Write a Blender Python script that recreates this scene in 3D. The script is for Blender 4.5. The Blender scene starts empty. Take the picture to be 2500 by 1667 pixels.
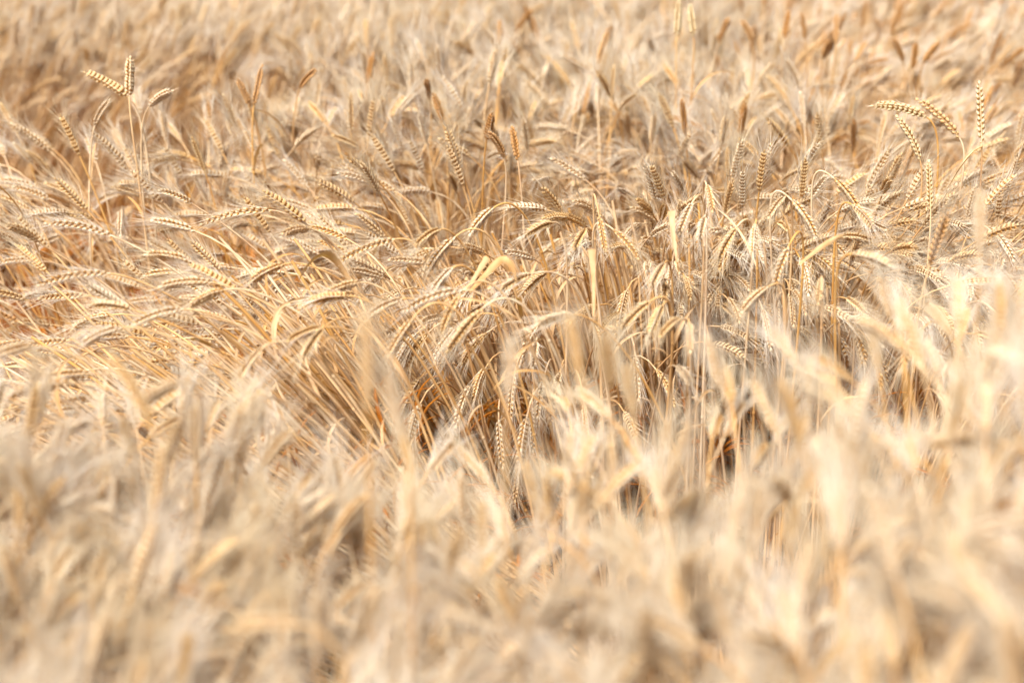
import bpy, math, random
import numpy as np
from mathutils import Matrix, Vector, Euler

# ------------------------------------------------------------------ camera, world, sun, exposure
scene = bpy.context.scene
R = math.radians
CAM_Z = 1.75
LENS = 60.0
FPX = LENS / 36.0 * 2500.0
PITCH = math.atan(1547 / FPX)
K = LENS / 85.0        # depths below are written for an 85 mm view and drawn in by this factor
cam_data = bpy.data.cameras.new("camera")
cam = bpy.data.objects.new("camera", cam_data)
scene.collection.objects.link(cam)
cam.location = (0, 0, CAM_Z)
cam.rotation_euler = (R(90) - PITCH, 0, 0)
cam_data.lens = LENS
cam_data.sensor_width = 36
cam_data.clip_end = 500
cam_data.dof.use_dof = True
cam_data.dof.focus_distance = 4.85 * K
cam_data.dof.aperture_fstop = 1.7
scene.camera = cam

SUN_EL, SUN_AZ = R(58), R(215)      # azimuth clockwise from +Y: behind the camera, to its left
world = bpy.data.worlds.new("World"); scene.world = world
world.use_nodes = True
wn = world.node_tree.nodes; wl = world.node_tree.links
sky = wn.new("ShaderNodeTexSky"); sky.sky_type = 'NISHITA'; sky.sun_disc = False
sky.sun_elevation = SUN_EL; sky.sun_rotation = SUN_AZ
sky.air_density = 0.8; sky.dust_density = 3.2; sky.ozone_density = 0.0
wl.new(sky.outputs[0], wn["Background"].inputs[0])
wn["Background"].inputs[1].default_value = 0.06
sd = bpy.data.lights.new("sun", 'SUN'); sd.energy = 4.0; sd.angle = R(32); sd.color = (1.0, 0.985, 0.96)
sun = bpy.data.objects.new("sun", sd); scene.collection.objects.link(sun)
dvec = Vector((math.sin(SUN_AZ) * math.cos(SUN_EL), math.cos(SUN_AZ) * math.cos(SUN_EL), math.sin(SUN_EL)))
sun.rotation_euler = dvec.to_track_quat('Z', 'Y').to_euler()
scene.view_settings.view_transform = 'Standard'
scene.view_settings.look = 'None'
scene.view_settings.exposure = 1.17
scene.view_settings.gamma = 1.0
scene.render.engine = 'CYCLES'
scene.cycles.max_bounces = 5
scene.cycles.diffuse_bounces = 3
scene.cycles.transmission_bounces = 2

rng = np.random.default_rng(7)
CAM = np.array([0, 0, CAM_Z])
FWD = np.array([0, math.cos(PITCH), -math.sin(PITCH)])
UPV = np.array([0, math.sin(PITCH), math.cos(PITCH)])

def at(px, py, d):
    """world point seen at photo pixel (px,py) (2500x1667) at depth d metres along the view axis"""
    d = d * K
    return CAM + d * (FWD + np.array([1, 0, 0]) * (px - 1250) / FPX - UPV * (py - 833.5) / FPX)

def project(P):
    P = np.asarray(P, float) - CAM
    z = P @ FWD
    return 1250 + P[..., 0] / z * FPX, 833.5 - (P @ UPV) / z * FPX, z

def sstep(a, b, v):
    t = np.clip((np.asarray(v, float) - a) / (b - a), 0, 1)
    return t * t * (3 - 2 * t)

# ------------------------------------------------------------------ materials
def straw(name, c1, c2, dark, rough, transl, nscale=60, stretch=1.0, bump=0.15, through=(0.86, 0.53, 0.09)):
    m = bpy.data.materials.new(name); m.use_nodes = True
    nt = m.node_tree; N = nt.nodes; L = nt.links
    for n in list(N): N.remove(n)
    out = N.new("ShaderNodeOutputMaterial")
    b = N.new("ShaderNodeBsdfPrincipled"); b.inputs["Roughness"].default_value = rough
    b.inputs["Specular IOR Level"].default_value = 0.10 if rough < 0.6 else 0.0
    oi = N.new("ShaderNodeObjectInfo")
    tc = N.new("ShaderNodeTexCoord")
    mp = N.new("ShaderNodeMapping"); mp.inputs["Scale"].default_value = (1, 1, stretch)
    L.new(tc.outputs["Object"], mp.inputs[0])
    no = N.new("ShaderNodeTexNoise"); no.inputs["Scale"].default_value = nscale
    no.inputs["Detail"].default_value = 4
    L.new(mp.outputs[0], no.inputs["Vector"])
    mr = N.new("ShaderNodeMapRange"); mr.inputs[1].default_value = 0.35; mr.inputs[2].default_value = 0.68
    L.new(no.outputs["Fac"], mr.inputs[0])
    m1 = N.new("ShaderNodeMix"); m1.data_type = 'RGBA'
    m1.inputs["A"].default_value = (*c1, 1); m1.inputs["B"].default_value = (*c2, 1)
    L.new(oi.outputs["Random"], m1.inputs["Factor"])
    m2 = N.new("ShaderNodeMix"); m2.data_type = 'RGBA'
    L.new(m1.outputs["Result"], m2.inputs["A"]); m2.inputs["B"].default_value = (*dark, 1)
    mm = N.new("ShaderNodeMath"); mm.operation = 'MULTIPLY'; mm.inputs[1].default_value = 0.55
    L.new(mr.outputs[0], mm.inputs[0]); L.new(mm.outputs[0], m2.inputs["Factor"])
    L.new(m2.outputs["Result"], b.inputs["Base Color"])
    bp = N.new("ShaderNodeBump"); bp.inputs["Strength"].default_value = bump; bp.inputs["Distance"].default_value = 0.001
    L.new(no.outputs["Fac"], bp.inputs["Height"]); L.new(bp.outputs[0], b.inputs["Normal"])
    t = N.new("ShaderNodeBsdfTranslucent"); t.inputs["Color"].default_value = (*through, 1)      # light that has passed through the straw is amber
    mx = N.new("ShaderNodeMixShader"); mx.inputs[0].default_value = transl
    L.new(b.outputs[0], mx.inputs[1]); L.new(t.outputs[0], mx.inputs[2])
    L.new(mx.outputs[0], out.inputs[0])
    return m

M_GRAIN = straw("ripe_grain", (0.84, 0.78, 0.60), (0.79, 0.58, 0.29), (0.54, 0.26, 0.06), 0.5, 0.24, 220)
M_DARK = straw("golden_grain", (0.64, 0.40, 0.19), (0.50, 0.26, 0.09), (0.36, 0.16, 0.05), 0.55, 0.08, 220)
M_GREEN = straw("unripe_grain", (0.70, 0.58, 0.37), (0.68, 0.54, 0.31), (0.50, 0.36, 0.14), 0.5, 0.10, 220)
M_AWN = straw("awn_straw", (0.86, 0.82, 0.72), (0.83, 0.73, 0.51), (0.68, 0.42, 0.16), 0.4, 0.24, 60)
M_STEM = straw("stem_straw", (0.82, 0.66, 0.43), (0.68, 0.37, 0.10), (0.36, 0.12, 0.02), 0.42, 0.03, 45, 0.25)
M_LEAF = straw("dry_leaf", (0.66, 0.50, 0.31), (0.56, 0.33, 0.13), (0.42, 0.19, 0.05), 0.55, 0.12, 70, 0.3)
M_WITHER_SHADE = straw("withered_shade_leaf", (0.60, 0.23, 0.035), (0.44, 0.14, 0.015), (0.24, 0.06, 0.008), 0.7, 0.15, 50, 0.4)  # dead leaf brown, its colour also standing in for warm shade between stems
M_AMBER_SHADE = straw("husk_foot_shade", (0.66, 0.36, 0.10), (0.56, 0.27, 0.06), (0.44, 0.18, 0.03), 0.55, 0.15, 220)  # brown husk foot, coloured to carry the warm shade between grains
MATS = [M_GRAIN, M_AWN, M_STEM, M_LEAF]

# ------------------------------------------------------------------ mesh builders (numpy)
class MB:
    def __init__(s): s.v = []; s.f = []; s.m = []; s.n = 0
    def add(s, v, f, mat=0):
        s.v.append(np.asarray(v, np.float32).reshape(-1, 3))
        for ff in f:
            ff = np.asarray(ff, np.int64)
            if len(ff): s.f.append((ff + s.n, mat))
        s.n += len(s.v[-1])
    def add_faces(s, f, mat, nv):
        for ff in f: s.f.append((np.asarray(ff, np.int64) + s.n, mat))
        s.n += nv
    def merge(s, o):
        for a in o.v: s.v.append(a)
        for ff, mm in o.f: s.f.append((ff + s.n, mm))
        s.n += o.n
    def mesh(s, name, mats):
        me = bpy.data.meshes.new(name)
        V = np.concatenate(s.v)
        sizes = np.concatenate([np.full(len(f), f.shape[1]) for f, _ in s.f])
        loops = np.concatenate([f.ravel() for f, _ in s.f])
        mi = np.concatenate([np.full(len(f), mm) for f, mm in s.f])
        me.vertices.add(len(V)); me.vertices.foreach_set("co", V.ravel())
        me.loops.add(len(loops)); me.loops.foreach_set("vertex_index", loops.astype(np.int32))
        st = np.zeros(len(sizes), np.int32); st[1:] = np.cumsum(sizes)[:-1]
        me.polygons.add(len(sizes)); me.polygons.foreach_set("loop_start", st)
        me.polygons.foreach_set("material_index", mi.astype(np.int32))
        me.polygons.foreach_set("use_smooth", np.ones(len(sizes), bool))
        for m in mats: me.materials.append(m)
        me.update(calc_edges=True)
        return me

def frames(P, ref):
    T = np.gradient(P, axis=0); T /= np.linalg.norm(T, axis=1)[:, None] + 1e-12
    n = np.asarray(ref, float); Ns = []
    for t in T:
        n = n - t * (n @ t); l = np.linalg.norm(n)
        if l < 1e-6: n = np.cross(t, [0.3, 0.7, 0.2]); l = np.linalg.norm(n)
        n = n / l; Ns.append(n)
    Ns = np.array(Ns)
    return T, Ns, np.cross(T, Ns)

def tube(mb, P, rad, sides, mat, ref=(0, 1, 0)):
    T, N, B = frames(P, ref)
    a = np.linspace(0, 2 * np.pi, sides, endpoint=False)
    ring = (N[:, None, :] * np.cos(a)[None, :, None] + B[:, None, :] * np.sin(a)[None, :, None]) * np.asarray(rad)[:, None, None]
    V = (P[:, None, :] + ring).reshape(-1, 3)
    k = len(P); q = []
    i = np.arange(k - 1)[:, None] * sides; j = np.arange(sides)[None, :]; jn = (j + 1) % sides
    Q = np.stack([i + j, i + jn, i + sides + jn, i + sides + j], -1).reshape(-1, 4)
    mb.add(V, [Q], mat)

# teardrop husk of unit length along +Z, unit half-width
_s = 6; _z = [0.12, 0.38, 0.66, 0.88]; _r = [0.62, 1.0, 0.86, 0.40]
_a = np.linspace(0, 2 * np.pi, _s, endpoint=False)
TD = [(0, 0, 0)]
for z, r in zip(_z, _r):
    for a in _a: TD.append((r * math.cos(a), r * math.sin(a), z))
TD.append((0, 0, 1.0)); TD = np.array(TD)
TDQ = []; TDT = []
for i in range(3):
    for j in range(_s):
        b0 = 1 + i * _s
        TDQ.append((b0 + j, b0 + (j + 1) % _s, b0 + _s + (j + 1) % _s, b0 + _s + j))
for j in range(_s):
    TDT.append((0, 1 + (j + 1) % _s, 1 + j)); TDT.append((1 + 3 * _s + j, 1 + 3 * _s + (j + 1) % _s, 1 + 4 * _s))
TDQ = np.array(TDQ); TDT = np.array(TDT)

def unit(v): return v / (np.linalg.norm(v, axis=-1, keepdims=True) + 1e-12)

def ear_mesh(P, side, g, nodes=20, fat=1.0, awn=1.0, spread=1.0, husk=1.0):
    """P: ear axis from base to tip; side: direction of the two spikelet rows; returns (ear MB, awns MB)"""
    ear, aw = MB(), MB(); fat *= 1.12
    L = np.linalg.norm(np.diff(P, axis=0), axis=1).sum()
    d = np.concatenate([[0], np.cumsum(np.linalg.norm(np.diff(P, axis=0), axis=1))])
    T, N, B = frames(P, side)
    tube(ear, P, np.linspace(0.0016, 0.0007, len(P)), 4, 0, side)
    for i in range(nodes):
        s = (i + 0.3) / nodes * L * 0.93
        t = s / L
        p = np.array([np.interp(s, d, P[:, k]) for k in range(3)])
        tt = unit(np.array([np.interp(s, d, T[:, k]) for k in range(3)]))
        nn = unit(np.array([np.interp(s, d, N[:, k]) for k in range(3)]))
        bb = np.cross(tt, nn)
        sg = 1 if i % 2 == 0 else -1
        sz = (0.55 + 0.45 * min(1, t / 0.14)) * (1 - 0.45 * max(0, (t - 0.72) / 0.28)) * g.uniform(0.88, 1.12)
        for k, lat in enumerate((0, 1, -1)):
            al = R(g.uniform(15, 24) + (5 if k == 0 else 0)); be = R(26) * lat
            dr = unit(tt * math.cos(al) + nn * sg * math.sin(al) + bb * math.sin(be) * 0.75)
            ln = 0.0118 * sz * (0.9 if k == 0 else 1.0) * husk; w = 0.0023 * sz * fat
            x = unit(np.cross(dr, bb if abs(dr @ bb) < 0.9 else nn)); y = np.cross(dr, x)
            base = p + nn * sg * 0.0017 * sz * fat + bb * lat * 0.0020 * sz * fat
            V = base + TD[:, :1] * x * w * 0.85 + TD[:, 1:2] * y * w + TD[:, 2:] * dr * ln
            ear.add(V, [TDQ[_s:], TDT[1::2]], 0); ear.n -= len(V); ear.add_faces([TDQ[:_s], TDT[0::2]], 5, len(V))  # lower husk faces get the amber with the painted gap shade
            if awn > 0 and (k > 0 or (awn > 1.2 and i % 2 == 0)):
                tip = base + dr * ln * 0.93
                sp = spread * R(g.uniform(7, 24))
                out = unit(nn * sg * g.uniform(0.5, 1.1) + bb * (lat * 0.9 + g.uniform(-0.4, 0.4)))
                ad = unit(tt * math.cos(sp) + out * math.sin(sp))
                al_ = awn * g.uniform(0.036, 0.062) * (1 - 0.25 * abs(t - 0.5))
                c = unit(np.array([g.normal(), g.normal(), g.normal() - 0.2])) * 0.10 + out * g.uniform(-0.08, 0.12)
                q = np.array([tip + ad * al_ * u + c * al_ * u * u for u in (0, 0.35, 0.7, 1.0)])
                tube(aw, q, [0.00052, 0.00044, 0.00032, 0.00012], 3, 1, bb)
    # end spikelet
    tt, nn = T[-1], N[-1]; bb = np.cross(tt, nn)
    for sx in (-1, 0, 1):
        dr = unit(tt + nn * sx * 0.25)
        V = P[-1] - tt * 0.004 + TD[:, :1] * nn * 0.0016 + TD[:, 1:2] * bb * 0.0016 + TD[:, 2:] * dr * 0.009
        ear.add(V, [TDQ, TDT], 0)
        if awn > 0:
            q = np.array([P[-1] + dr * (0.004 + awn * 0.045 * u) for u in (0, 0.35, 0.7, 1.0)])
            tube(aw, q, [0.0004, 0.0003, 0.0002, 0.00008], 3, 1, bb)
    return ear, aw

def leaf_mesh(P, W, side, twist, mat=3):
    """dry blade: midrib P, half widths W, folded in a shallow V and twisted"""
    mb = MB(); T, N, B = frames(P, side)
    a = np.linspace(0, twist, len(P))[:, None]
    S = N * np.cos(a) + B * np.sin(a); U = np.cross(T, S)
    W = np.asarray(W)[:, None]
    rows = [P + S * W + U * W * 0.35, P + S * W * .5 + U * W * 0.1, P, P - S * W * .5 + U * W * 0.1, P - S * W + U * W * 0.35]
    V = np.stack(rows, 1).reshape(-1, 3); k = len(P)
    i = np.arange(k - 1)[:, None] * 5; j = np.arange(4)[None, :]
    Q = np.stack([i + j, i + j + 1, i + 6 + j, i + 5 + j], -1).reshape(-1, 4)
    mb.add(V, [Q], mat); return mb

def stem_mesh(P, r0=0.0030, r1=0.0016, sides=6):
    mb = MB(); k = len(P); s = np.linspace(0, 1, k)
    tube(mb, P, r0 + (r1 - r0) * s ** 1.3, sides, 2)
    for u in (0.3, 0.62):                                    # swollen nodes
        i = int(u * (k - 1)); p = P[i]; t = unit(P[i + 1] - P[i - 1])
        q = np.array([p + t * x for x in (-0.004, -0.0015, 0.0015, 0.004)]); r = r0 + (r1 - r0) * u
        tube(mb, q, [r * 1.05, r * 1.45, r * 1.45, r * 1.05], sides, 2)
    return mb

def random_leaf(P, g, u=None, L=None, mat=3):
    k = len(P); i = int((g.uniform(0.25, 0.68) if u is None else u) * (k - 1)); p = P[i]
    t = unit(P[min(i + 1, k - 1)] - P[i - 1])
    az = g.uniform(0, 2 * np.pi); out = np.array([math.cos(az), math.sin(az), 0])
    L = g.uniform(0.10, 0.2) if L is None else L; n = 12
    ang = R(g.uniform(10, 40)); dang = R(g.uniform(60, 150)) / n; q = [p]; 
    for j in range(n):
        d = t * math.cos(ang) + out * math.sin(ang) if ang < 1.4 else np.array([0, 0, 1.0]) * math.cos(ang) + out * math.sin(ang)
        q.append(q[-1] + unit(d) * L / n); ang += dang * (0.4 + 1.4 * j / n) + g.normal() * 0.05
    q = np.array(q); s = np.linspace(0, 1, n + 1)
    W = 0.0036 * g.uniform(0.7, 1.2) * np.minimum(1, 0.55 + 2.5 * s) * (1 - s ** 2.2) + 0.0003
    return leaf_mesh(q, W, np.cross(t, out), g.uniform(-2.5, 2.5), mat)

def plant_curve(g, theta_end, H=0.80, ear=0.088, sway=0.02):
    """stem and ear axis bending in the local XZ plane; theta_end: ear direction from vertical (deg)"""
    n = 26; ls = H / n; th = R(g.uniform(0, 4)); te = R(theta_end)
    ear_part = 0.30 * te; stem_part = te - ear_part - th
    w = np.linspace(0, 1, n) ** 1; w = np.where(w > 0.72, (w - 0.72) ** 1.0, 0.012); w /= w.sum()
    P = [np.zeros(3)]; y = 0; a = th; wy = g.uniform(-1, 1) * sway; ph = g.uniform(0, 6)
    for i in range(n):
        a += stem_part * w[i]
        yy = wy * math.sin(ph + 3 * i / n)
        P.append(P[-1] + unit(np.array([math.sin(a), yy * 2, math.cos(a)])) * ls)
    S = np.array(P); m = 9; E = [S[-1]]
    for j in range(m):
        a += ear_part / m
        E.append(E[-1] + np.array([math.sin(a), wy, math.cos(a)]) * ear / m)
    return S, np.array(E)

# ------------------------------------------------------------------ plant variants shared by the field
CLASSES = {}           # class -> list of variant indices
VARIANTS = []          # dict(stem, ear, awns, leaves meshes, joined mesh, ear base, ear tip, kind)
def variant(cls, th, seed, awn=1.0, grain=M_GRAIN, fat=1.0, H=None, ear=None):
    g = np.random.default_rng(seed)
    H = g.uniform(0.74, 0.80) if H is None else H
    S, E = plant_curve(g, th, H, g.uniform(0.078, 0.1) if ear is None else ear)
    az = g.uniform(0, np.pi); side = np.array([math.cos(az), math.sin(az), 0.1])
    em, am = ear_mesh(E, side, g, nodes=int(g.integers(18, 23)), fat=fat, awn=awn, spread=g.uniform(0.8, 1.5) * (1.15 if cls == 'wisp' else 1))
    sm = stem_mesh(S)
    lv = [random_leaf(S, g) for _ in range(int(g.integers(0, 2)))]
    lv += [random_leaf(S, g, g.uniform(0.05, 0.42), g.uniform(0.12, 0.24), 4) for _ in range(2)]  # dead lower leaves, added to deepen the shade low in the crop
    mats = [grain, M_AWN, M_STEM, M_LEAF, M_WITHER_SHADE, M_AMBER_SHADE]
    j = MB(); j.merge(em); j.merge(am); j.merge(sm)
    for l in lv: j.merge(l)
    v = dict(cls=cls, th=th, joined=j.mesh("wheat_mesh", mats), ear=em.mesh("ear_mesh", mats),
             awns=am.mesh("awns_mesh", mats) if am.n else None, stem=sm.mesh("stem_mesh", mats),
             leaves=[l.mesh("leaf_mesh", mats) for l in lv], eb=E[0], et=E[-1], em=E[len(E) // 2], grain=grain)
    CLASSES.setdefault(cls, []).append(len(VARIANTS)); VARIANTS.append(v)
sd_ = 100
for th in (8, 16, 24, 32, 40, 48): variant('up', th, sd_); sd_ += 1
for th in (58, 66, 74, 82, 90, 98): variant('half', th, sd_); sd_ += 1
for th in (106, 114, 122, 130, 138, 144): variant('nod', th, sd_); sd_ += 1
for th in (150, 157, 163, 168, 174, 180): variant('hang', th, sd_); sd_ += 1
for th in (6, 12, 18, 25, 32, 40, 50, 62, 76, 95):
    variant('wisp', th, sd_, awn=1.35, fat=0.9, ear=0.066 + 0.002 * (sd_ % 8)); sd_ += 1
for th in (6, 14, 24, 38, 60): variant('bare', th, sd_, awn=0.12, grain=M_DARK, fat=0.95, H=0.80, ear=0.085); sd_ += 1
for th in (20, 70, 110, 140): variant('gold', th, sd_, grain=M_DARK); sd_ += 1

def tiller(th, seed):
    """stalk whose ear is lost, wrapped in its pale sheath"""
    g = np.random.default_rng(seed); H = g.uniform(0.56, 0.72)
    S, E = plant_curve(g, th, H, 0.05, 0.03)
    sm = stem_mesh(S, 0.0034, 0.0026)
    j = MB(); j.merge(sm)
    a = int(g.integers(8, 14)); tube(j, S[a:a + 10], np.linspace(0.0042, 0.0032, 10), 6, 3)
    for mt, u in ((3, g.uniform(0.5, 0.9)), (4, g.uniform(0.1, 0.5)), (4, g.uniform(0.1, 0.5))): j.merge(random_leaf(S, g, u, g.uniform(0.08, 0.2), mt))
    v = dict(cls='tiller', th=th, joined=j.mesh("stalk_mesh", [M_GRAIN, M_AWN, M_STEM, M_LEAF, M_WITHER_SHADE, M_AMBER_SHADE]), ear=None, awns=None, stem=None, leaves=[],
             eb=S[-2], et=S[-1], em=S[-1], grain=M_GRAIN)
    CLASSES.setdefault('till', []).append(len(VARIANTS)); VARIANTS.append(v)
for th in (3, 6, 9, 13, 17, 22): tiller(th, sd_); sd_ += 1

# ------------------------------------------------------------------ the lie of the land and of the crop
def ground_z(x, y):
    x = np.asarray(x, float); y = np.asarray(y, float) / K
    mound = 0.20 * np.exp(-(((x + 0.3) / 0.45) ** 2 + ((y - 4.05) / 0.55) ** 2) ** 1.5)
    rise = np.interp(x, [-0.8, -0.45, -0.13, 0.03, 0.25, 0.42, 0.58, 0.9], [-0.04, -0.06, -0.10, -0.06, 0.03, 0.11, 0.20, 0.24])
    near = 1 - sstep(3.05, 3.5, y)
    return mound + near * rise + 0.01 * np.sin(3.1 * x + 1.3) * np.sin(2.3 * y)

def ell(x, y, cx, cy, rx, ry, rot=0):
    c, s = math.cos(rot), math.sin(rot); dx, dy = x - cx, y - cy
    return ((dx * c + dy * s) / rx) ** 2 + ((-dx * s + dy * c) / ry) ** 2

def keep_prob(x, y):
    """share of the plants that stand: hollows in the crop have none"""
    p = np.ones_like(x); y = y / K
    wob = 0.07 * np.sin(6 * x + 1) + 0.05 * np.sin(13 * x)
    # the main hollow, from the left of centre to the right
    far = 4.15 + 0.75 * sstep(-0.2, 0.16, x) - 0.35 * sstep(0.55, 0.85, x) + wob * 0.6
    near = 3.06 + wob + 0.15 * sstep(0.4, 0.8, x)
    inside = (y > near) & (y < far) & (x > -0.36 + 0.2 * (y - 3.6)) & (x < 0.74)
    p = np.where(inside, 0.025, p)
    left = (y > near) & (y < 3.5) & (x <= -0.30)
    p = np.where(left, 0.35 + 0.5 * sstep(-0.38, -0.6, x), p)
    rightg = (y > 3.25) & (y < 4.1) & (x >= 0.78)
    p = np.where(rightg, 0.3, p)
    # trough behind the crest, upper left, and a smaller one upper right
    tl = 5.5 + 0.5 * sstep(-1.4, -0.3, x); th = 7.3 - 0.8 * sstep(-1.2, -0.35, x)
    p = np.where((x < -0.36) & (y > tl) & (y < th), 0.0, p)
    p = np.where((x > 0.85) & (y > 6.0) & (y < 6.55 + 0.2 * x), 0.15, p)
    for (cx, cy, rx, ry, q) in ((0.17, 5.45, 0.15, 0.3, 0.05), (-0.38, 5.25, 0.16, 0.16, 0.15), (-0.66, 5.1, 0.10, 0.14, 0.1),
                                (-0.75, 8.8, 0.5, 0.5, 0.1), 
                                (-0.30, 2.55, 0.06, 0.09, 0.0), (0.40, 2.85, 0.06, 0.07, 0.0), (-0.52, 2.75, 0.06, 0.08, 0.0), (0.62, 2.45, 0.07, 0.07, 0.0), (-0.12, 2.42, 0.04, 0.06, 0.0),
                                (0.0, 2.5, 0.04, 0.06, 0.1), (0.52, 2.6, 0.06, 0.06, 0.1), (-0.17, 2.75, 0.035, 0.07, 0.0), (0.22, 2.72, 0.05, 0.06, 0.1), (-0.62, 4.75, 0.1, 0.15, 0.2),
                                (0.62, 5.2, 0.12, 0.12, 0.3)):
        p = np.where(ell(x, y, cx, cy, rx, ry) < 1, q, p)
    return p

# regions: near stand, lodged left, middle, right, back
def field():
    dens = 500.0; sp = 1 / math.sqrt(dens)
    ys = np.arange(1.0, 11.0, sp); pts = []
    for y in ys:
        s = sp * 0.64 if y < 3.4 * K else sp if y < 7 else sp * 1.3
        w = 0.33 * y + 0.9
        xs = np.arange(-w, w, s)
        pts.append(np.stack([xs, np.full_like(xs, y)], 1))
    P = np.concatenate(pts); P += rng.uniform(-0.6, 0.6, P.shape) * sp
    # thicker wall of stems on the far side of the hollow
    extra = np.stack([rng.uniform(0.0, 0.75, 260), K * rng.uniform(4.85, 5.3, 260)], 1)
    flat = np.stack([rng.uniform(-0.25, 0.22, 110), K * rng.uniform(3.55, 4.35, 110)], 1)
    sx = rng.uniform(-0.12, 0.72, 620); sf = 4.15 + 0.75 * sstep(-0.2, 0.16, sx) - 0.35 * sstep(0.55, 0.85, sx)
    sw = np.stack([sx, K * (sf + rng.uniform(-0.18, 0.3, 620))], 1)
    sl = np.stack([rng.uniform(-0.42, 0.2, 240), K * rng.uniform(3.6, 4.5, 240)], 1)
    ns = len(sw); nl = len(sl)
    P = np.concatenate([P, extra])
    k = rng.uniform(size=len(P)) < keep_prob(P[:, 0], P[:, 1])
    P = np.concatenate([P[k], sw, sl, flat]); x, y = P[:, 0], P[:, 1]; n = len(P); nf = len(flat); yw = y; y = y / K
    u = rng.uniform(size=n); cls = np.full(n, 'up   ', dtype='<U5')
    head = rng.uniform(-np.pi, np.pi, n); lean = np.abs(rng.normal(0, 6, n))
    def choose(mask, probs):
        names = list(probs); c = np.cumsum([probs[k] for k in names]); c = c / c[-1]
        idx = np.minimum(np.searchsorted(c, u), len(names) - 1)
        cls[mask] = np.array(names)[idx[mask]]
    near = y < 3.3
    lod = (y >= 3.3) & (y < 5.6) & (x < 0.05)
    midr = (y >= 3.3) & (y < 5.5) & (x >= 0.05)
    back = ~(near | lod | midr)
    choose(near, dict(wisp=.74, up=.06, half=.08, nod=.09, hang=.02, gold=.01))
    choose(lod, dict(up=.28, half=.52, nod=.17, gold=.03))
    choose(midr, dict(half=.12, nod=.38, hang=.46, gold=.04))
    choose(midr & (y > 4.5) & (y < 5.35), dict(up=.10, half=.46, nod=.44))
    choose(back, dict(wisp=.50, up=.10, half=.18, nod=.16, hang=.02, gold=.025, bare=.02))
    choose(back & (x > 0.7), dict(wisp=.20, up=.14, half=.22, nod=.14, hang=.02, gold=.24, bare=.07))
    cls = np.where(back & (x < -0.2) & (y > 6.6) & (y < 8.6) & (u > 0.15), 'up   ', cls)
    nz = lambda s: rng.normal(0, s, n)
    # near stand: leaning a little to the right and away
    head = np.where(near, R(20) + nz(1.3), head); lean = np.where(near, 9 + nz(7), lean)
    # lodged left: flattened to the left
    a = 1 - sstep(-0.35, 0.15, x); b = 1 - sstep(4.7, 5.6, y)
    ll = 12 + 36 * a * b + 8 * b
    head = np.where(lod, R(180) + nz(0.32) + 0.35 * (1 - b) * nz(1), head)
    lean = np.where(lod, ll + nz(8), lean)
    # middle and right: standing, ears hanging towards the viewer
    hm = R(-120) + R(75) * sstep(0.15, 0.7, x)
    head = np.where(midr, hm + nz(0.6), head)
    lean = np.where(midr, 4 + 22 * (1 - sstep(0.05, 0.35, x)) + nz(5), lean)
    # back: left part combs to the right, right part combs to the right too, middle is mixed
    br = back & (x > 0.9); bl = back & (x < -0.5) & (y > 6.3)
    head = np.where(br, R(15) + nz(0.7), head); lean = np.where(br, 16 + nz(8), lean)
    head = np.where(bl, R(10) + nz(0.8), head); lean = np.where(bl, 20 + nz(9), lean)
    lean[-nf:] = rng.uniform(42, 68, nf); head[-nf:] = R(178) + rng.normal(0, 0.16, nf); cls[-nf:] = 'half'
    m = slice(-nf - nl, -nf); lean[m] = rng.uniform(38, 64, nl); head[m] = R(180) + rng.normal(0, 0.2, nl); cls[m] = 'till'
    m = slice(-nf - nl - ns, -nf - nl); fan = 1 - sstep(-0.1, 0.42, x[m])
    lean[m] = np.abs(2 + 30 * fan + rng.normal(0, 4, ns)); head[m] = R(180) + rng.normal(0, 0.3, ns); cls[m] = 'till'
    var = np.array([CLASSES[c.strip()][int(rng.integers(len(CLASSES[c.strip()])))] for c in cls])
    scale = rng.normal(1.0, 0.05, n)
    scale = np.where(near & (y > 2.8) & (x > -0.4), scale * 0.95, scale)
    scale = np.where(cls == 'bare', rng.uniform(0.98, 1.12, n), scale)
    scale = np.clip(scale, 0.85, 1.14)
    eul = np.stack([R(1) * rng.normal(0, 4, n), np.radians(lean), head], 1)
    pos = np.stack([x, yw, ground_z(x, yw) - 0.01], 1)
    return pos, eul, scale, var

pos, eul, scl, var = field()
def rotm(e):
    a, b, c = e[:, 0], e[:, 1], e[:, 2]
    ca, sa, cb, sb, cc, sc = np.cos(a), np.sin(a), np.cos(b), np.sin(b), np.cos(c), np.sin(c)
    M = np.zeros((len(e), 3, 3))
    M[:, 0, 0] = cb * cc; M[:, 0, 1] = sa * sb * cc - ca * sc; M[:, 0, 2] = ca * sb * cc + sa * sc
    M[:, 1, 0] = cb * sc; M[:, 1, 1] = sa * sb * sc + ca * cc; M[:, 1, 2] = ca * sb * sc - sa * cc
    M[:, 2, 0] = -sb; M[:, 2, 1] = sa * cb; M[:, 2, 2] = ca * cb
    return M
RM = rotm(eul)
EB = np.array([v['eb'] for v in VARIANTS])[var]; ET = np.array([v['et'] for v in VARIANTS])[var]
eb = pos + np.einsum('nij,nj->ni', RM, EB) * scl[:, None]
et = pos + np.einsum('nij,nj->ni', RM, ET) * scl[:, None]
ec = (eb + et) / 2

# ------------------------------------------------------------------ object helpers
C = scene.collection
COUNT = {}
def new_empty(label, cat, loc, group=None, name="wheat_plant"):
    o = bpy.data.objects.new(name, None); C.objects.link(o); o.location = loc
    o.empty_display_size = 0.05
    o["label"] = label; o["category"] = cat
    if group: o["group"] = group
    return o
def part(name, me, parent, label=None):
    o = bpy.data.objects.new(name, me); C.objects.link(o); o.parent = parent
    if label: o["label"] = label
    return o

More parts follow.
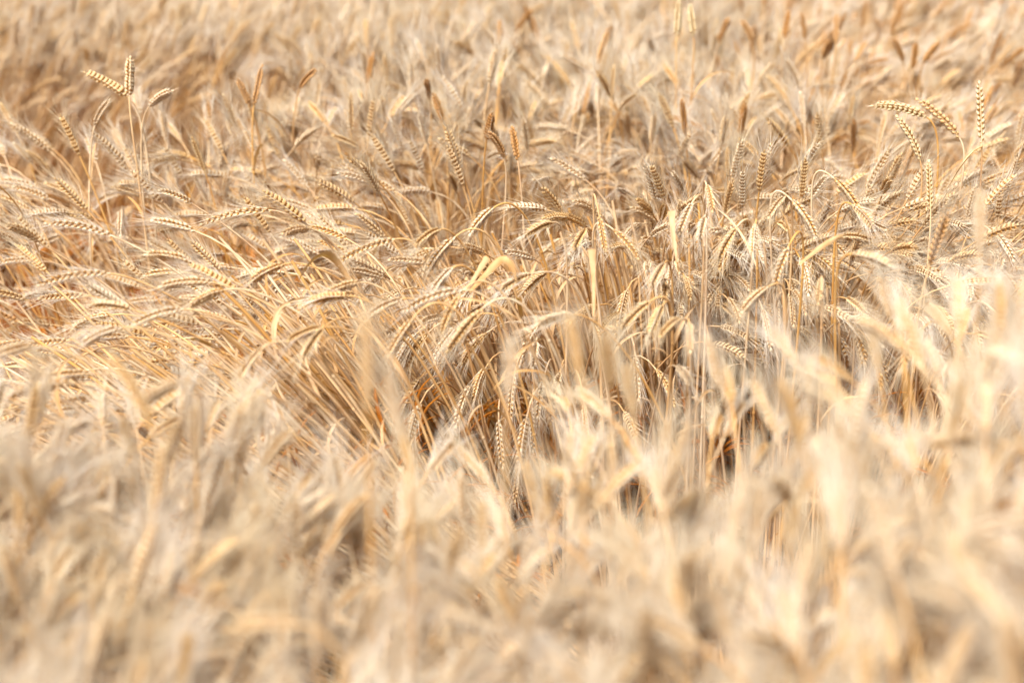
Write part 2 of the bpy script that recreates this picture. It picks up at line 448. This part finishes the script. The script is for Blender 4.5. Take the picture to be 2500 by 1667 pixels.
# ------------------------------------------------------------------ single plants that can be picked out in the photograph
HEROES = []
def bez(p0, p1, p2, p3, n):
    t = np.linspace(0, 1, n)[:, None]
    return (1 - t) ** 3 * p0 + 3 * (1 - t) ** 2 * t * p1 + 3 * (1 - t) * t * t * p2 + t ** 3 * p3

def hero(base, tip, d, label, lean=None, awn=1.0, grain=M_GRAIN, fat=1.0, arc=0.12, dt=0.0, spread=1.1, leafspec=None, neck=0.07):
    """base, tip: the ear's two ends in the photo; d: its distance; lean: where the foot stands relative to the neck (dx, dy)"""
    g = np.random.default_rng(1000 + len(HEROES))
    B_ = at(base[0], base[1], d); T_ = at(tip[0], tip[1], d - dt)
    L = np.linalg.norm(T_ - B_)
    want = float(np.clip(L, 0.07, 0.125))
    if L < want:                                             # foreshortened: turn the tip towards the viewer
        T_ = T_ - FWD * math.sqrt(want ** 2 - L ** 2)
    e = unit(T_ - B_)
    up = np.array([0, 0, 1.0]); bow = unit(up - e * (up @ e) + 1e-6)
    mid = (B_ + T_) / 2 + bow * np.linalg.norm(T_ - B_) * arc * (1 if abs(e[2]) < 0.9 else 0.2)
    E = bez(B_, B_ * .33 + mid * .67, T_ * .33 + mid * .67, T_, 10)
    d0 = unit(E[1] - E[0])
    if lean is None: lean = (-0.05 * e[0] + g.normal() * 0.03, g.uniform(0.0, 0.08))
    root = np.array([B_[0] + lean[0], B_[1] + lean[1], 0.0]); root[2] = float(ground_z(root[0], root[1])) - 0.01
    hgt = B_[2] - root[2]
    nk = neck * (0.6 + 0.9 * max(0, -d0[2]))
    ctl2 = B_ - d0 * nk * 1.6
    ctl1 = root + np.array([-lean[0] * 0.25, -lean[1] * 0.25, hgt * 0.75])
    S = bez(root, ctl1, ctl2, B_, 30)
    em, am = ear_mesh(E, np.cross(e, FWD) + g.normal(size=3) * 0.35, g, nodes=21 if L > 0.08 else 18, fat=fat, awn=awn, spread=spread)
    mats = [grain, M_AWN, M_STEM, M_LEAF, M_WITHER_SHADE, M_AMBER_SHADE]
    for mb in (em, am): mb.v = [(v - root).astype(np.float32) for v in mb.v]
    S0 = S - root
    o = new_empty(label, "wheat", tuple(root))
    eo = part("ear", em.mesh("ear_mesh", mats), o)
    if am.n: part("awns", am.mesh("awns_mesh", mats), eo)
    part("stem", stem_mesh(S0).mesh("stem_mesh", mats), o)
    if leafspec is None:
        for u in ((0.45,), (0.35, 0.6), ())[int(g.integers(3))]: part("leaf", random_leaf(S0, g, u).mesh("leaf_mesh", mats), o)
    else:
        for (pts, w, tw, lab, *blunt) in leafspec:                  # blade through photo points, each at its own distance
            Q = np.array([at(*p) for p in pts]) - root
            k = 15; tt = np.linspace(0, len(Q) - 1, k)
            Qs = np.stack([np.interp(tt, np.arange(len(Q)), Q[:, c]) for c in range(3)], 1)
            for _ in range(2): Qs[1:-1] = (Qs[:-2] + Qs[1:-1] * 2 + Qs[2:]) / 4
            s = np.linspace(0, 1, k); W = w * (1 + 0.12 * g.normal(size=k)) * ((0.3 + 0.7 * s) if blunt else np.minimum(1, 0.45 + 1.2 * s) * (1 - s ** 3)) + 0.0004
            part("leaf", leaf_mesh(Qs, W, (0.8, -0.5, 0.4), tw).mesh("leaf_mesh", mats), o, lab)
    HEROES.append(o)
    return o

D = M_DARK; GN_ = M_GREEN
# upper left, above the crest
hero((313, 238), (207, 178), 5.35, "tall beardless wheat plant with its ear bowing left above the upper left crest", awn=0.12, fat=1.45, grain=M_GRAIN, arc=0.12)
hero((316, 238), (318, 142), 5.3, "tall beardless wheat plant with a stiff upright ear beside the one bowing left", awn=0.12, fat=1.45)
hero((364, 262), (426, 227), 5.35, "wheat plant with a pale ear tilting right, just right of the tall upright pair", awn=0.35, fat=1.2)
hero((232, 306), (274, 250), 5.4, "wheat plant with a slim ear slanting right, below left of the tall upright pair", awn=0.3)
hero((620, 258), (640, 162), 5.6, "golden brown wheat plant with an upright ear, left of the short brown tilted ear", awn=0.1, grain=D, fat=1.2)
hero((733, 216), (776, 180), 5.7, "wheat plant with a short brown ear tilted right high in the blurred back field", awn=0.15, grain=D, fat=1.2)
hero((612, 262), (586, 200), 5.6, "golden brown wheat plant leaning left against the upright brown ear", awn=0.1, grain=D)
# behind the hollow, dark upright ears
hero((898, 202), (911, 132), 6.2, "dark golden upright wheat ear, alone in the pale back field left of centre", awn=0.1, grain=D, fat=1.2)
hero((1188, 342), (1201, 286), 5.3, "dark brown upright wheat ear leaning right on the crest behind the hollow", awn=0.15, grain=D, fat=1.25)
hero((1264, 392), (1250, 312), 5.2, "dark brown stiff wheat ear leaning left on the crest behind the hollow", awn=0.15, grain=D, fat=1.25)
hero((1230, 385), (1195, 330), 5.2, "brown wheat ear leaning left between the two dark upright ears on the crest", awn=0.3, grain=D)
hero((1050, 242), (1042, 205), 5.8, "short brown upright wheat ear in the pale back field behind the crest", awn=0.1, grain=D)
hero((1082, 300), (1060, 235), 5.6, "golden wheat ear leaning left behind the crest, above the fan of pale ears", awn=0.3, grain=D)
hero((1652, 92), (1658, 4), 6.0, "left one of the two tall green-gold ears standing together at the top edge", awn=0.0, grain=GN_, fat=1.4)
hero((1693, 90), (1684, 14), 6.0, "right one of the two tall green-gold ears standing together at the top edge", awn=0.0, grain=GN_, fat=1.4)
for b, t, w in (((1755, 105), (1774, 52), "dark brown ear tilted right of the tall green-gold pair"),
             ((1838, 108), (1808, 55), "green-gold ear leaning left among brown ears, upper right"),
             ((1914, 95), (1926, 30), "brown upright ear tilting slightly right, top right"),
             ((1966, 97), (1953, 38), "dark brown upright ear tilting slightly left, top right"),
             ((2041, 112), (2043, 38), "brown ear standing dead straight at the top right"),
             ((2009, 146), (2017, 106), "short brown ear below the dead straight brown ear, top right"),
             ((2204, 150), (2173, 102), "brown ear, leftmost of three near the upper right edge"),
             ((2229, 168), (2230, 110), "brown upright ear, middle of three near the upper right edge"),
             ((2254, 158), (2286, 110), "brown ear, rightmost of three near the upper right edge")):
    hero(b, t, 6.4, "wheat plant with a " + w, awn=0.1, grain=D if 'brown upright' in w or 'dark' in w or 'straight' in w or 'brown ear' in w else GN_, fat=1.2)
# right: tall plump ears
hero((2262, 287), (2130, 259), 5.1, "wheat plant with a long plump greenish ear arching left, upper right", awn=0.25, grain=GN_, fat=1.35, arc=0.16)
hero((2342, 337), (2240, 243), 5.1, "wheat plant with a plump ear slanting up left, right of the greenish arching ear", awn=0.2, fat=1.35, arc=0.1)
hero((2246, 392), (2190, 285), 5.0, "wheat plant with a plump greenish ear slanting left below the arching ear", awn=0.25, grain=GN_, fat=1.2)
hero((2397, 352), (2391, 203), 5.0, "tallest wheat plant near the right edge, stiff greenish ear and one drooping blade", awn=0.1, grain=GN_, fat=1.35, lean=(0.02, 0.02),
     leafspec=[([(2398, 358, 5.0), (2375, 372, 4.98), (2345, 410, 4.97), (2305, 475, 4.95)], 0.008, 0.8, "pale dry blade bent down to the left")])
hero((2272, 515), (2268, 395), 4.7, "wheat plant with a slim braided upright ear above the sharp ears, right", awn=0.3, grain=GN_)
# sharp combed ears on the left
LW = dict(lean=(0.42, 0.10))
for b, t, d, w in (((665, 514), (492, 548), 4.75, "long bowed ear pointing left under the upper left crest"),
                   ((276, 577), (112, 546), 4.5, "bowed ear at the far left, above the long curved one"),
                   ((270, 668), (95, 697), 4.35, "long curved ear drooping at its tip, far left"),
                   ((322, 755), (222, 746), 4.25, "level ear pointing left beneath the long curved one"),
                   ((548, 708), (462, 752), 4.3, "bright ear drooping left of the hollow"),
                   ((695, 645), (610, 690), 4.45, "bright ear drooping left above the tangle of stems"),
                   ((447, 755), (325, 792), 4.2, "ear drooping left in the middle of the combed ears"),
                   ((298, 800), (205, 838), 4.1, "ear drooping left in the lower part of the combed ears"),
                   ((82, 845), (2, 872), 4.0, "bright ear drooping left at the left edge"),
                   ((470, 640), (355, 622), 4.45, "level ear combed left above the lowest row"),
                   ((520, 690), (390, 700), 4.35, "level ear combed left beneath the bright drooping one"),
                   ((192, 935), (5, 975), 3.85, "long ear sweeping left at the lower left edge"),
                   ((470, 498), (395, 468), 4.9, "ear pointing up left on the upper left slope"),
                   ((95, 590), (35, 555), 4.5, "ear combed up left at the left edge")):
    hero(b, t, d, "wheat plant with a " + w, arc=0.14, **LW)
# around the hollow: hanging ears
ML = dict(lean=(0.20, 0.12))
hero((965, 584), (826, 640), 4.5, "wheat plant with a long ear hanging left over the upper rim of the hollow", **ML)
hero((1112, 578), (1043, 664), 4.5, "wheat plant whose arched ear hangs over the rim above the folded dry blade", **ML)
hero((1205, 508), (1148, 574), 4.6, "wheat plant with an ear hanging down left behind the arched one", **ML)
hero((1178, 753), (1092, 858), 4.2, "wheat plant with the largest sharp ear, hanging left into the hollow", lean=(0.26, 0.06), fat=1.15, arc=0.08)
hero((1130, 708), (985, 760), 4.25, "wheat plant with a long ear arching left across the middle of the hollow", lean=(0.28, 0.06), arc=0.16)
hero((1010, 775), (948, 868), 4.2, "wheat plant with an ear hanging straight down left of the largest sharp ear", lean=(0.25, 0.04), arc=0.05)
hero((1122, 722), (1080, 812), 4.25, "wheat plant with an ear hanging between two long ears over the hollow", lean=(0.25, 0.06))
hero((982, 730), (902, 770), 4.3, "wheat plant with a short bright ear pointing down left above the dark gap", lean=(0.3, 0.05))
hero((852, 722), (760, 736), 4.35, "wheat plant with an ear lying level and left beside the fallen dry blade", lean=(0.3, 0.05))
hero((1105, 655), (1056, 716), 4.35, "wheat plant with an ear hanging below the folded dry blades", lean=(0.2, 0.08))
hero((1300, 668), (1224, 708), 4.4, "wheat plant, short ear on a thin bowed neck right of the folded blades", lean=(0.2, 0.1), neck=0.14)
hero((1402, 768), (1312, 792), 4.2, "wheat plant with an ear lying left at the right end of the fallen stems", lean=(0.3, 0.05))
hero((784, 800), (712, 832), 4.15, "upper one of two wheat ears on bowed necks at the left dark gap", lean=(0.25, 0.05), neck=0.14)
hero((788, 802), (748, 868), 4.15, "lower one of two wheat ears on bowed necks at the left dark gap", lean=(0.26, 0.05), neck=0.14)
hero((640, 850), (590, 925), 4.05, "wheat plant with an ear hanging down at the left end of the flattened stems", lean=(0.3, 0.05))
hero((640, 985), (642, 1060), 3.9, "wheat plant with an ear hanging straight down just behind the blurred foreground", lean=(0.3, 0.1))
MR = dict(lean=(0.03, 0.06))
for b, t, d, w in (((1350, 543), (1285, 575), 4.6, "ear hanging left on the rim right of centre"),
                   ((1462, 522), (1478, 612), 4.55, "ear hanging straight down at the left of the standing stems"),
                   ((1497, 560), (1558, 632), 4.55, "large bearded ear hanging right, left of the standing stems"),
                   ((1725, 452), (1732, 520), 4.7, "ear hanging straight down over the standing stems"),
                   ((1690, 495), (1655, 572), 4.6, "ear hanging down left beside the upright cut blade"),
                   ((1798, 555), (1752, 632), 4.5, "ear hanging down left in front of the standing stems"),
                   ((1845, 548), (1832, 622), 4.55, "ear hanging straight down right of the standing stems"),
                   ((1925, 602), (1890, 702), 4.4, "large ear hanging down above the right dark gap"),
                   ((1932, 488), (1992, 580), 4.6, "broad bearded ear fanning down right beyond the standing stems"),
                   ((1915, 482), (1868, 535), 4.6, "ear hanging left back to back with the broad fanning one"),
                   ((2035, 435), (2102, 525), 4.75, "broad bearded ear fanning down right, highest on the right"),
                   ((1876, 700), (1808, 762), 4.3, "bright ear hanging down left across the right dark gap"),
                   ((2005, 680), (1985, 742), 4.3, "ear hanging down right of the right dark gap"),
                   ((1588, 735), (1518, 800), 4.25, "ear hanging down left at the foot of the standing stems"),
                   ((1618, 745), (1582, 812), 4.25, "ear hanging right of its neighbour below the standing stems"),
                   ((1662, 778), (1606, 820), 4.15, "small ear pointing down left below the standing stems"),
                   ((1682, 788), (1678, 858), 4.15, "small ear hanging straight down below the standing stems"),
                   ((1622, 642), (1585, 700), 4.4, "ear hanging left halfway up the standing stems"),
                   ((2080, 620), (2160, 650), 4.1, "ear combed right where the blurred foreground begins")):
    hero(b, t, d, "wheat plant with a " + w if w[0] in 'lb' and not w.startswith('ear') else "wheat plant with " + ("an " if w[0] == 'e' else "a ") + w, **MR)
# plants whose dry blades show
hero((760, 560), (700, 575), 4.5, "wheat plant with a pale blade folded like a flag, rim left of centre", lean=(0.2, 0.1),
     leafspec=[([(870, 720, 4.5), (830, 650, 4.48), (805, 622, 4.45), (780, 622, 4.42), (745, 655, 4.4), (726, 692, 4.4)], 0.0085, 0.9, "pale dry blade folded over to the left")])
hero((1075, 560), (1020, 600), 4.5, "wheat plant with two pale blades, one folded over, mid rim", lean=(0.2, 0.1),
     leafspec=[([(1145, 712, 4.4), (1185, 670, 4.38), (1215, 635, 4.36), (1235, 632, 4.35), (1252, 655, 4.35), (1262, 690, 4.36)], 0.0085, 0.8, "broad pale blade folded over to the right"),
               ([(1125, 720, 4.42), (1150, 690, 4.4), (1175, 650, 4.4), (1190, 628, 4.4)], 0.006, 0.3, None, 1)])
hero((1430, 560), (1400, 610), 4.6, "wheat plant with a broad straight dry blade standing upright left of the standing stems", lean=(0.05, 0.05),
     leafspec=[([(1448, 772, 4.35), (1449, 720, 4.35), (1447, 660, 4.36), (1445, 640, 4.36), (1444, 612, 4.36), (1444, 608, 4.36)], 0.0075, 0.5, "broad flat upright blade with a blunt end", 1)])
hero((1720, 530), (1700, 590), 4.5, "wheat plant with a short blunt upright blade among the standing stems", lean=(0.02, 0.05),
     leafspec=[([(1652, 640, 4.5), (1645, 590, 4.5), (1640, 545, 4.5), (1638, 515, 4.5)], 0.007, 0.2, None, 1)])
hero((2080, 500), (2120, 560), 4.6, "wheat plant with a narrow curled white blade pointing right beyond the dark gap", lean=(0.0, 0.05),
     leafspec=[([(1950, 645, 4.4), (2000, 605, 4.38), (2045, 578, 4.36), (2065, 574, 4.35)], 0.005, 1.2, "narrow pale blade rising to the right")])
hero((880, 690), (800, 720), 4.4, "wheat plant with a broad tan blade hanging down beside the left dark gap", lean=(0.3, 0.05),
     leafspec=[([(800, 715, 4.35), (785, 745, 4.33), (770, 775, 4.32), (758, 800, 4.32)], 0.007, 0.7, None)])
# blurred foreground ears that stand above the rest
FG = dict(lean=(0.0, -0.03))
hero((897, 1005), (893, 775), 2.72, "blurred wheat ear standing straight up before the hollow, leftmost of these", **FG, awn=1.1, fat=0.85)
hero((985, 1070), (936, 890), 2.75, "blurred pale wheat ear leaning left, right of the straight one before the hollow", **FG, awn=1.1, fat=0.85)
hero((1238, 975), (1248, 835), 2.95, "blurred pale wheat ear standing below the largest sharp ear", **FG, awn=0.6)
hero((1420, 925), (1390, 782), 2.9, "blurred pale wheat ear leaning left in front of the standing stems' left end", **FG, awn=1.1, fat=0.8)
hero((1490, 950), (1474, 826), 2.95, "blurred pale wheat ear right of the left-leaning one before the hollow", **FG, awn=1.1, fat=0.8)
hero((442, 932), (350, 988), 3.35, "softly blurred bright wheat ear drooping left, lower left of the combed ears", awn=0.5, fat=1.15)
hero((372, 1045), (272, 865), 3.2, "softly blurred golden wheat ear slanting up left, crossing the combed ears", awn=0.4)
hero((2392, 620), (2390, 475), 3.3, "blurred wheat ear standing upright below the tallest stiff plant, right edge", **FG, awn=0.5)
hero((2560, 1262), (2352, 1308), 2.55, "upper one of two blurred wheat ears pointing left at the right edge", awn=0.6)
hero((2570, 1390), (2356, 1312), 2.55, "lower one of two blurred wheat ears pointing left at the right edge", awn=0.6)
hero((752, 1528), (575, 1528), 2.45, "blurred wheat plant with arched neck and level ear at the bottom, left of centre", awn=0.8, lean=(0.06, 0.0))
hero((965, 1640), (985, 1480), 2.4, "blurred near wheat plant with a broad whitish ear at the bottom centre", awn=0.8, fat=1.3)

# ------------------------------------------------------------------ field plants: the ones that show largest are single things, the rest one mass
px, py, pz = project(ec); bx_, by_, _ = project(eb); tx_, ty_, _ = project(et)
inframe = (px > 0) & (px < 2500) & (py > 0) & (py < 1667) & (pz < 5.2 * K) & np.array([VARIANTS[v]['ear'] is not None for v in var])
idx = np.nonzero(inframe)[0]
hx = [project(np.array(o.location))[0] for o in HEROES]
occ = np.zeros(len(idx))
for a_, i in enumerate(idx):
    nearer = (pz[idx] < pz[i] - 0.01)
    rr = 0.022 * FPX / pz[idx]
    occ[a_] = np.sum(nearer & (np.abs(px[idx] - px[i]) < rr * 0.9) & (np.abs(py[idx] - py[i]) < rr * 1.4))
score = (np.hypot(bx_[idx] - tx_[idx], by_[idx] - ty_[idx]) + 30) * np.exp(-occ / 1.5) * np.where(pz[idx] > 3.4 * K, 1.5, 1.0)
NIND = 300 - len(HEROES)
sel = idx[np.argsort(-score)[:NIND]]
is_sel = np.zeros(len(pos), bool); is_sel[sel] = True

def describe(i):
    dx = tx_[i] - bx_[i]; dy = ty_[i] - by_[i]
    ang = math.degrees(math.atan2(-dy, dx))
    v = VARIANTS[var[i]]
    col = {'ripe_grain': 'pale straw', 'golden_grain': 'golden brown'}[v['grain'].name]
    beard = 'beardless' if v['awns'] is None else 'bearded'
    if -22 <= ang < 22: pose = 'pointing right'
    elif 22 <= ang < 68: pose = 'slanting up right'
    elif 68 <= ang < 112: pose = 'upright'
    elif 112 <= ang < 158: pose = 'slanting up left'
    elif -68 <= ang < -22: pose = 'drooping right'
    elif -112 <= ang < -68: pose = 'hanging down'
    elif -158 <= ang < -112: pose = 'drooping left'
    else: pose = 'pointing left'
    x, y, z = px[i], py[i], pz[i] / K
    if z < 3.45:
        h = ['at the left edge', 'left of centre', 'at the centre', 'right of centre', 'near the right edge'][min(4, int(x / 500))]
        if y > 1400: loc = 'bottom ' + h
        elif y > 1200: loc = 'lower foreground ' + h
        elif y > 1000: loc = 'upper foreground ' + h
        else: loc = 'before the hollow ' + h
        return "blurred %s %s ear %s %s" % (col, beard, pose, loc), "blurred wheat in the foreground"
    if x < 700: loc = 'in combed wheat, left edge' if x < 350 else 'in combed wheat left of the hollow'
    elif x < 1250: loc = 'over the left dark gap'
    elif x < 1700: loc = 'on the rim over the standing stems'
    elif x < 2100: loc = 'right of the standing stems'
    else: loc = 'beyond the hollow near the right edge'
    return "%s %s ear %s %s%s" % (col, beard, pose, 'high ' if y < 480 else ('low ' if y > 800 else ''), loc), "sharp wheat around the hollow"

for i in sel:
    v = VARIANTS[var[i]]
    lab, grp = describe(i)
    o = new_empty(lab, "wheat", tuple(pos[i]), grp)
    o.rotation_euler = tuple(eul[i]); o.scale = (scl[i],) * 3
    eo = part("ear", v['ear'], o)
    if v['awns']: part("awns", v['awns'], eo)
    part("stem", v['stem'], o)
    for l in v['leaves']: part("leaf", l, o)

# ------------------------------------------------------------------ the rest of the crop: one object, instanced on its points
lib = bpy.data.collections.new("wheat_kinds")
for k, v in enumerate(VARIANTS):
    lo = bpy.data.objects.new("wheat_kind_%02d" % k, v['joined']); lib.objects.link(lo)
rest = ~is_sel
def crop_object(name, mask, label):
    n = int(mask.sum())
    me = bpy.data.meshes.new(name); me.vertices.add(n)
    me.vertices.foreach_set("co", pos[mask].astype(np.float32).ravel())
    a = me.attributes.new("rot", 'FLOAT_VECTOR', 'POINT'); a.data.foreach_set("vector", eul[mask].astype(np.float32).ravel())
    a = me.attributes.new("size", 'FLOAT', 'POINT'); a.data.foreach_set("value", scl[mask].astype(np.float32))
    a = me.attributes.new("pick", 'INT', 'POINT'); a.data.foreach_set("value", var[mask].astype(np.int32))
    o = bpy.data.objects.new(name, me); C.objects.link(o)
    o["kind"] = "stuff"; o["label"] = label; o["category"] = "wheat"
    ng = bpy.data.node_groups.new("crop_scatter", 'GeometryNodeTree')
    ng.interface.new_socket("Geometry", in_out='INPUT', socket_type='NodeSocketGeometry')
    ng.interface.new_socket("Geometry", in_out='OUTPUT', socket_type='NodeSocketGeometry')
    N, L = ng.nodes, ng.links
    gi = N.new("NodeGroupInput"); go = N.new("NodeGroupOutput")
    ci = N.new("GeometryNodeCollectionInfo"); ci.inputs["Collection"].default_value = lib
    ci.inputs["Separate Children"].default_value = True; ci.inputs["Reset Children"].default_value = True
    iop = N.new("GeometryNodeInstanceOnPoints"); iop.inputs["Pick Instance"].default_value = True
    def na(nm, t):
        a_ = N.new("GeometryNodeInputNamedAttribute"); a_.data_type = t; a_.inputs["Name"].default_value = nm; return a_.outputs["Attribute"]
    e2r = N.new("FunctionNodeEulerToRotation")
    L.new(na("rot", 'FLOAT_VECTOR'), e2r.inputs[0])
    L.new(gi.outputs[0], iop.inputs["Points"]); L.new(ci.outputs[0], iop.inputs["Instance"])
    L.new(na("pick", 'INT'), iop.inputs["Instance Index"]); L.new(e2r.outputs[0], iop.inputs["Rotation"])
    L.new(na("size", 'FLOAT'), iop.inputs["Scale"]); L.new(iop.outputs[0], go.inputs[0])
    md = o.modifiers.new("scatter", 'NODES'); md.node_group = ng
    return o
crop_object("wheat_crop", rest, "dense ripe wheat crop filling the field around the single plants")

# ------------------------------------------------------------------ ground
gx = np.concatenate([[-200, -60, -20], np.linspace(-6, 6, 97), [20, 60, 200]]); gy = np.concatenate([[-200, -40, -5], np.linspace(0, 16, 257), [30, 80, 300]])
X, Y = np.meshgrid(gx, gy); Z = ground_z(np.clip(X, -6, 6), np.clip(Y, 0, 16))
V = np.stack([X, Y, Z], -1).reshape(-1, 3); w_ = len(gx)
I, J = np.meshgrid(np.arange(len(gx) - 1), np.arange(len(gy) - 1)); q0 = (J * w_ + I).ravel()
g_ = MB(); g_.add(V, [np.stack([q0, q0 + 1, q0 + w_ + 1, q0 + w_], -1)], 0)
M_SOIL = straw("soil", (0.14, 0.042, 0.008), (0.14, 0.042, 0.008), (0.14, 0.055, 0.018), 0.9, 0.0, 25, 1.0, 0.6)
go_ = bpy.data.objects.new("ground", g_.mesh("ground_mesh", [M_SOIL])); C.objects.link(go_); go_["kind"] = "structure"
print("plants", len(pos), "heroes", len(HEROES), "single", NIND)
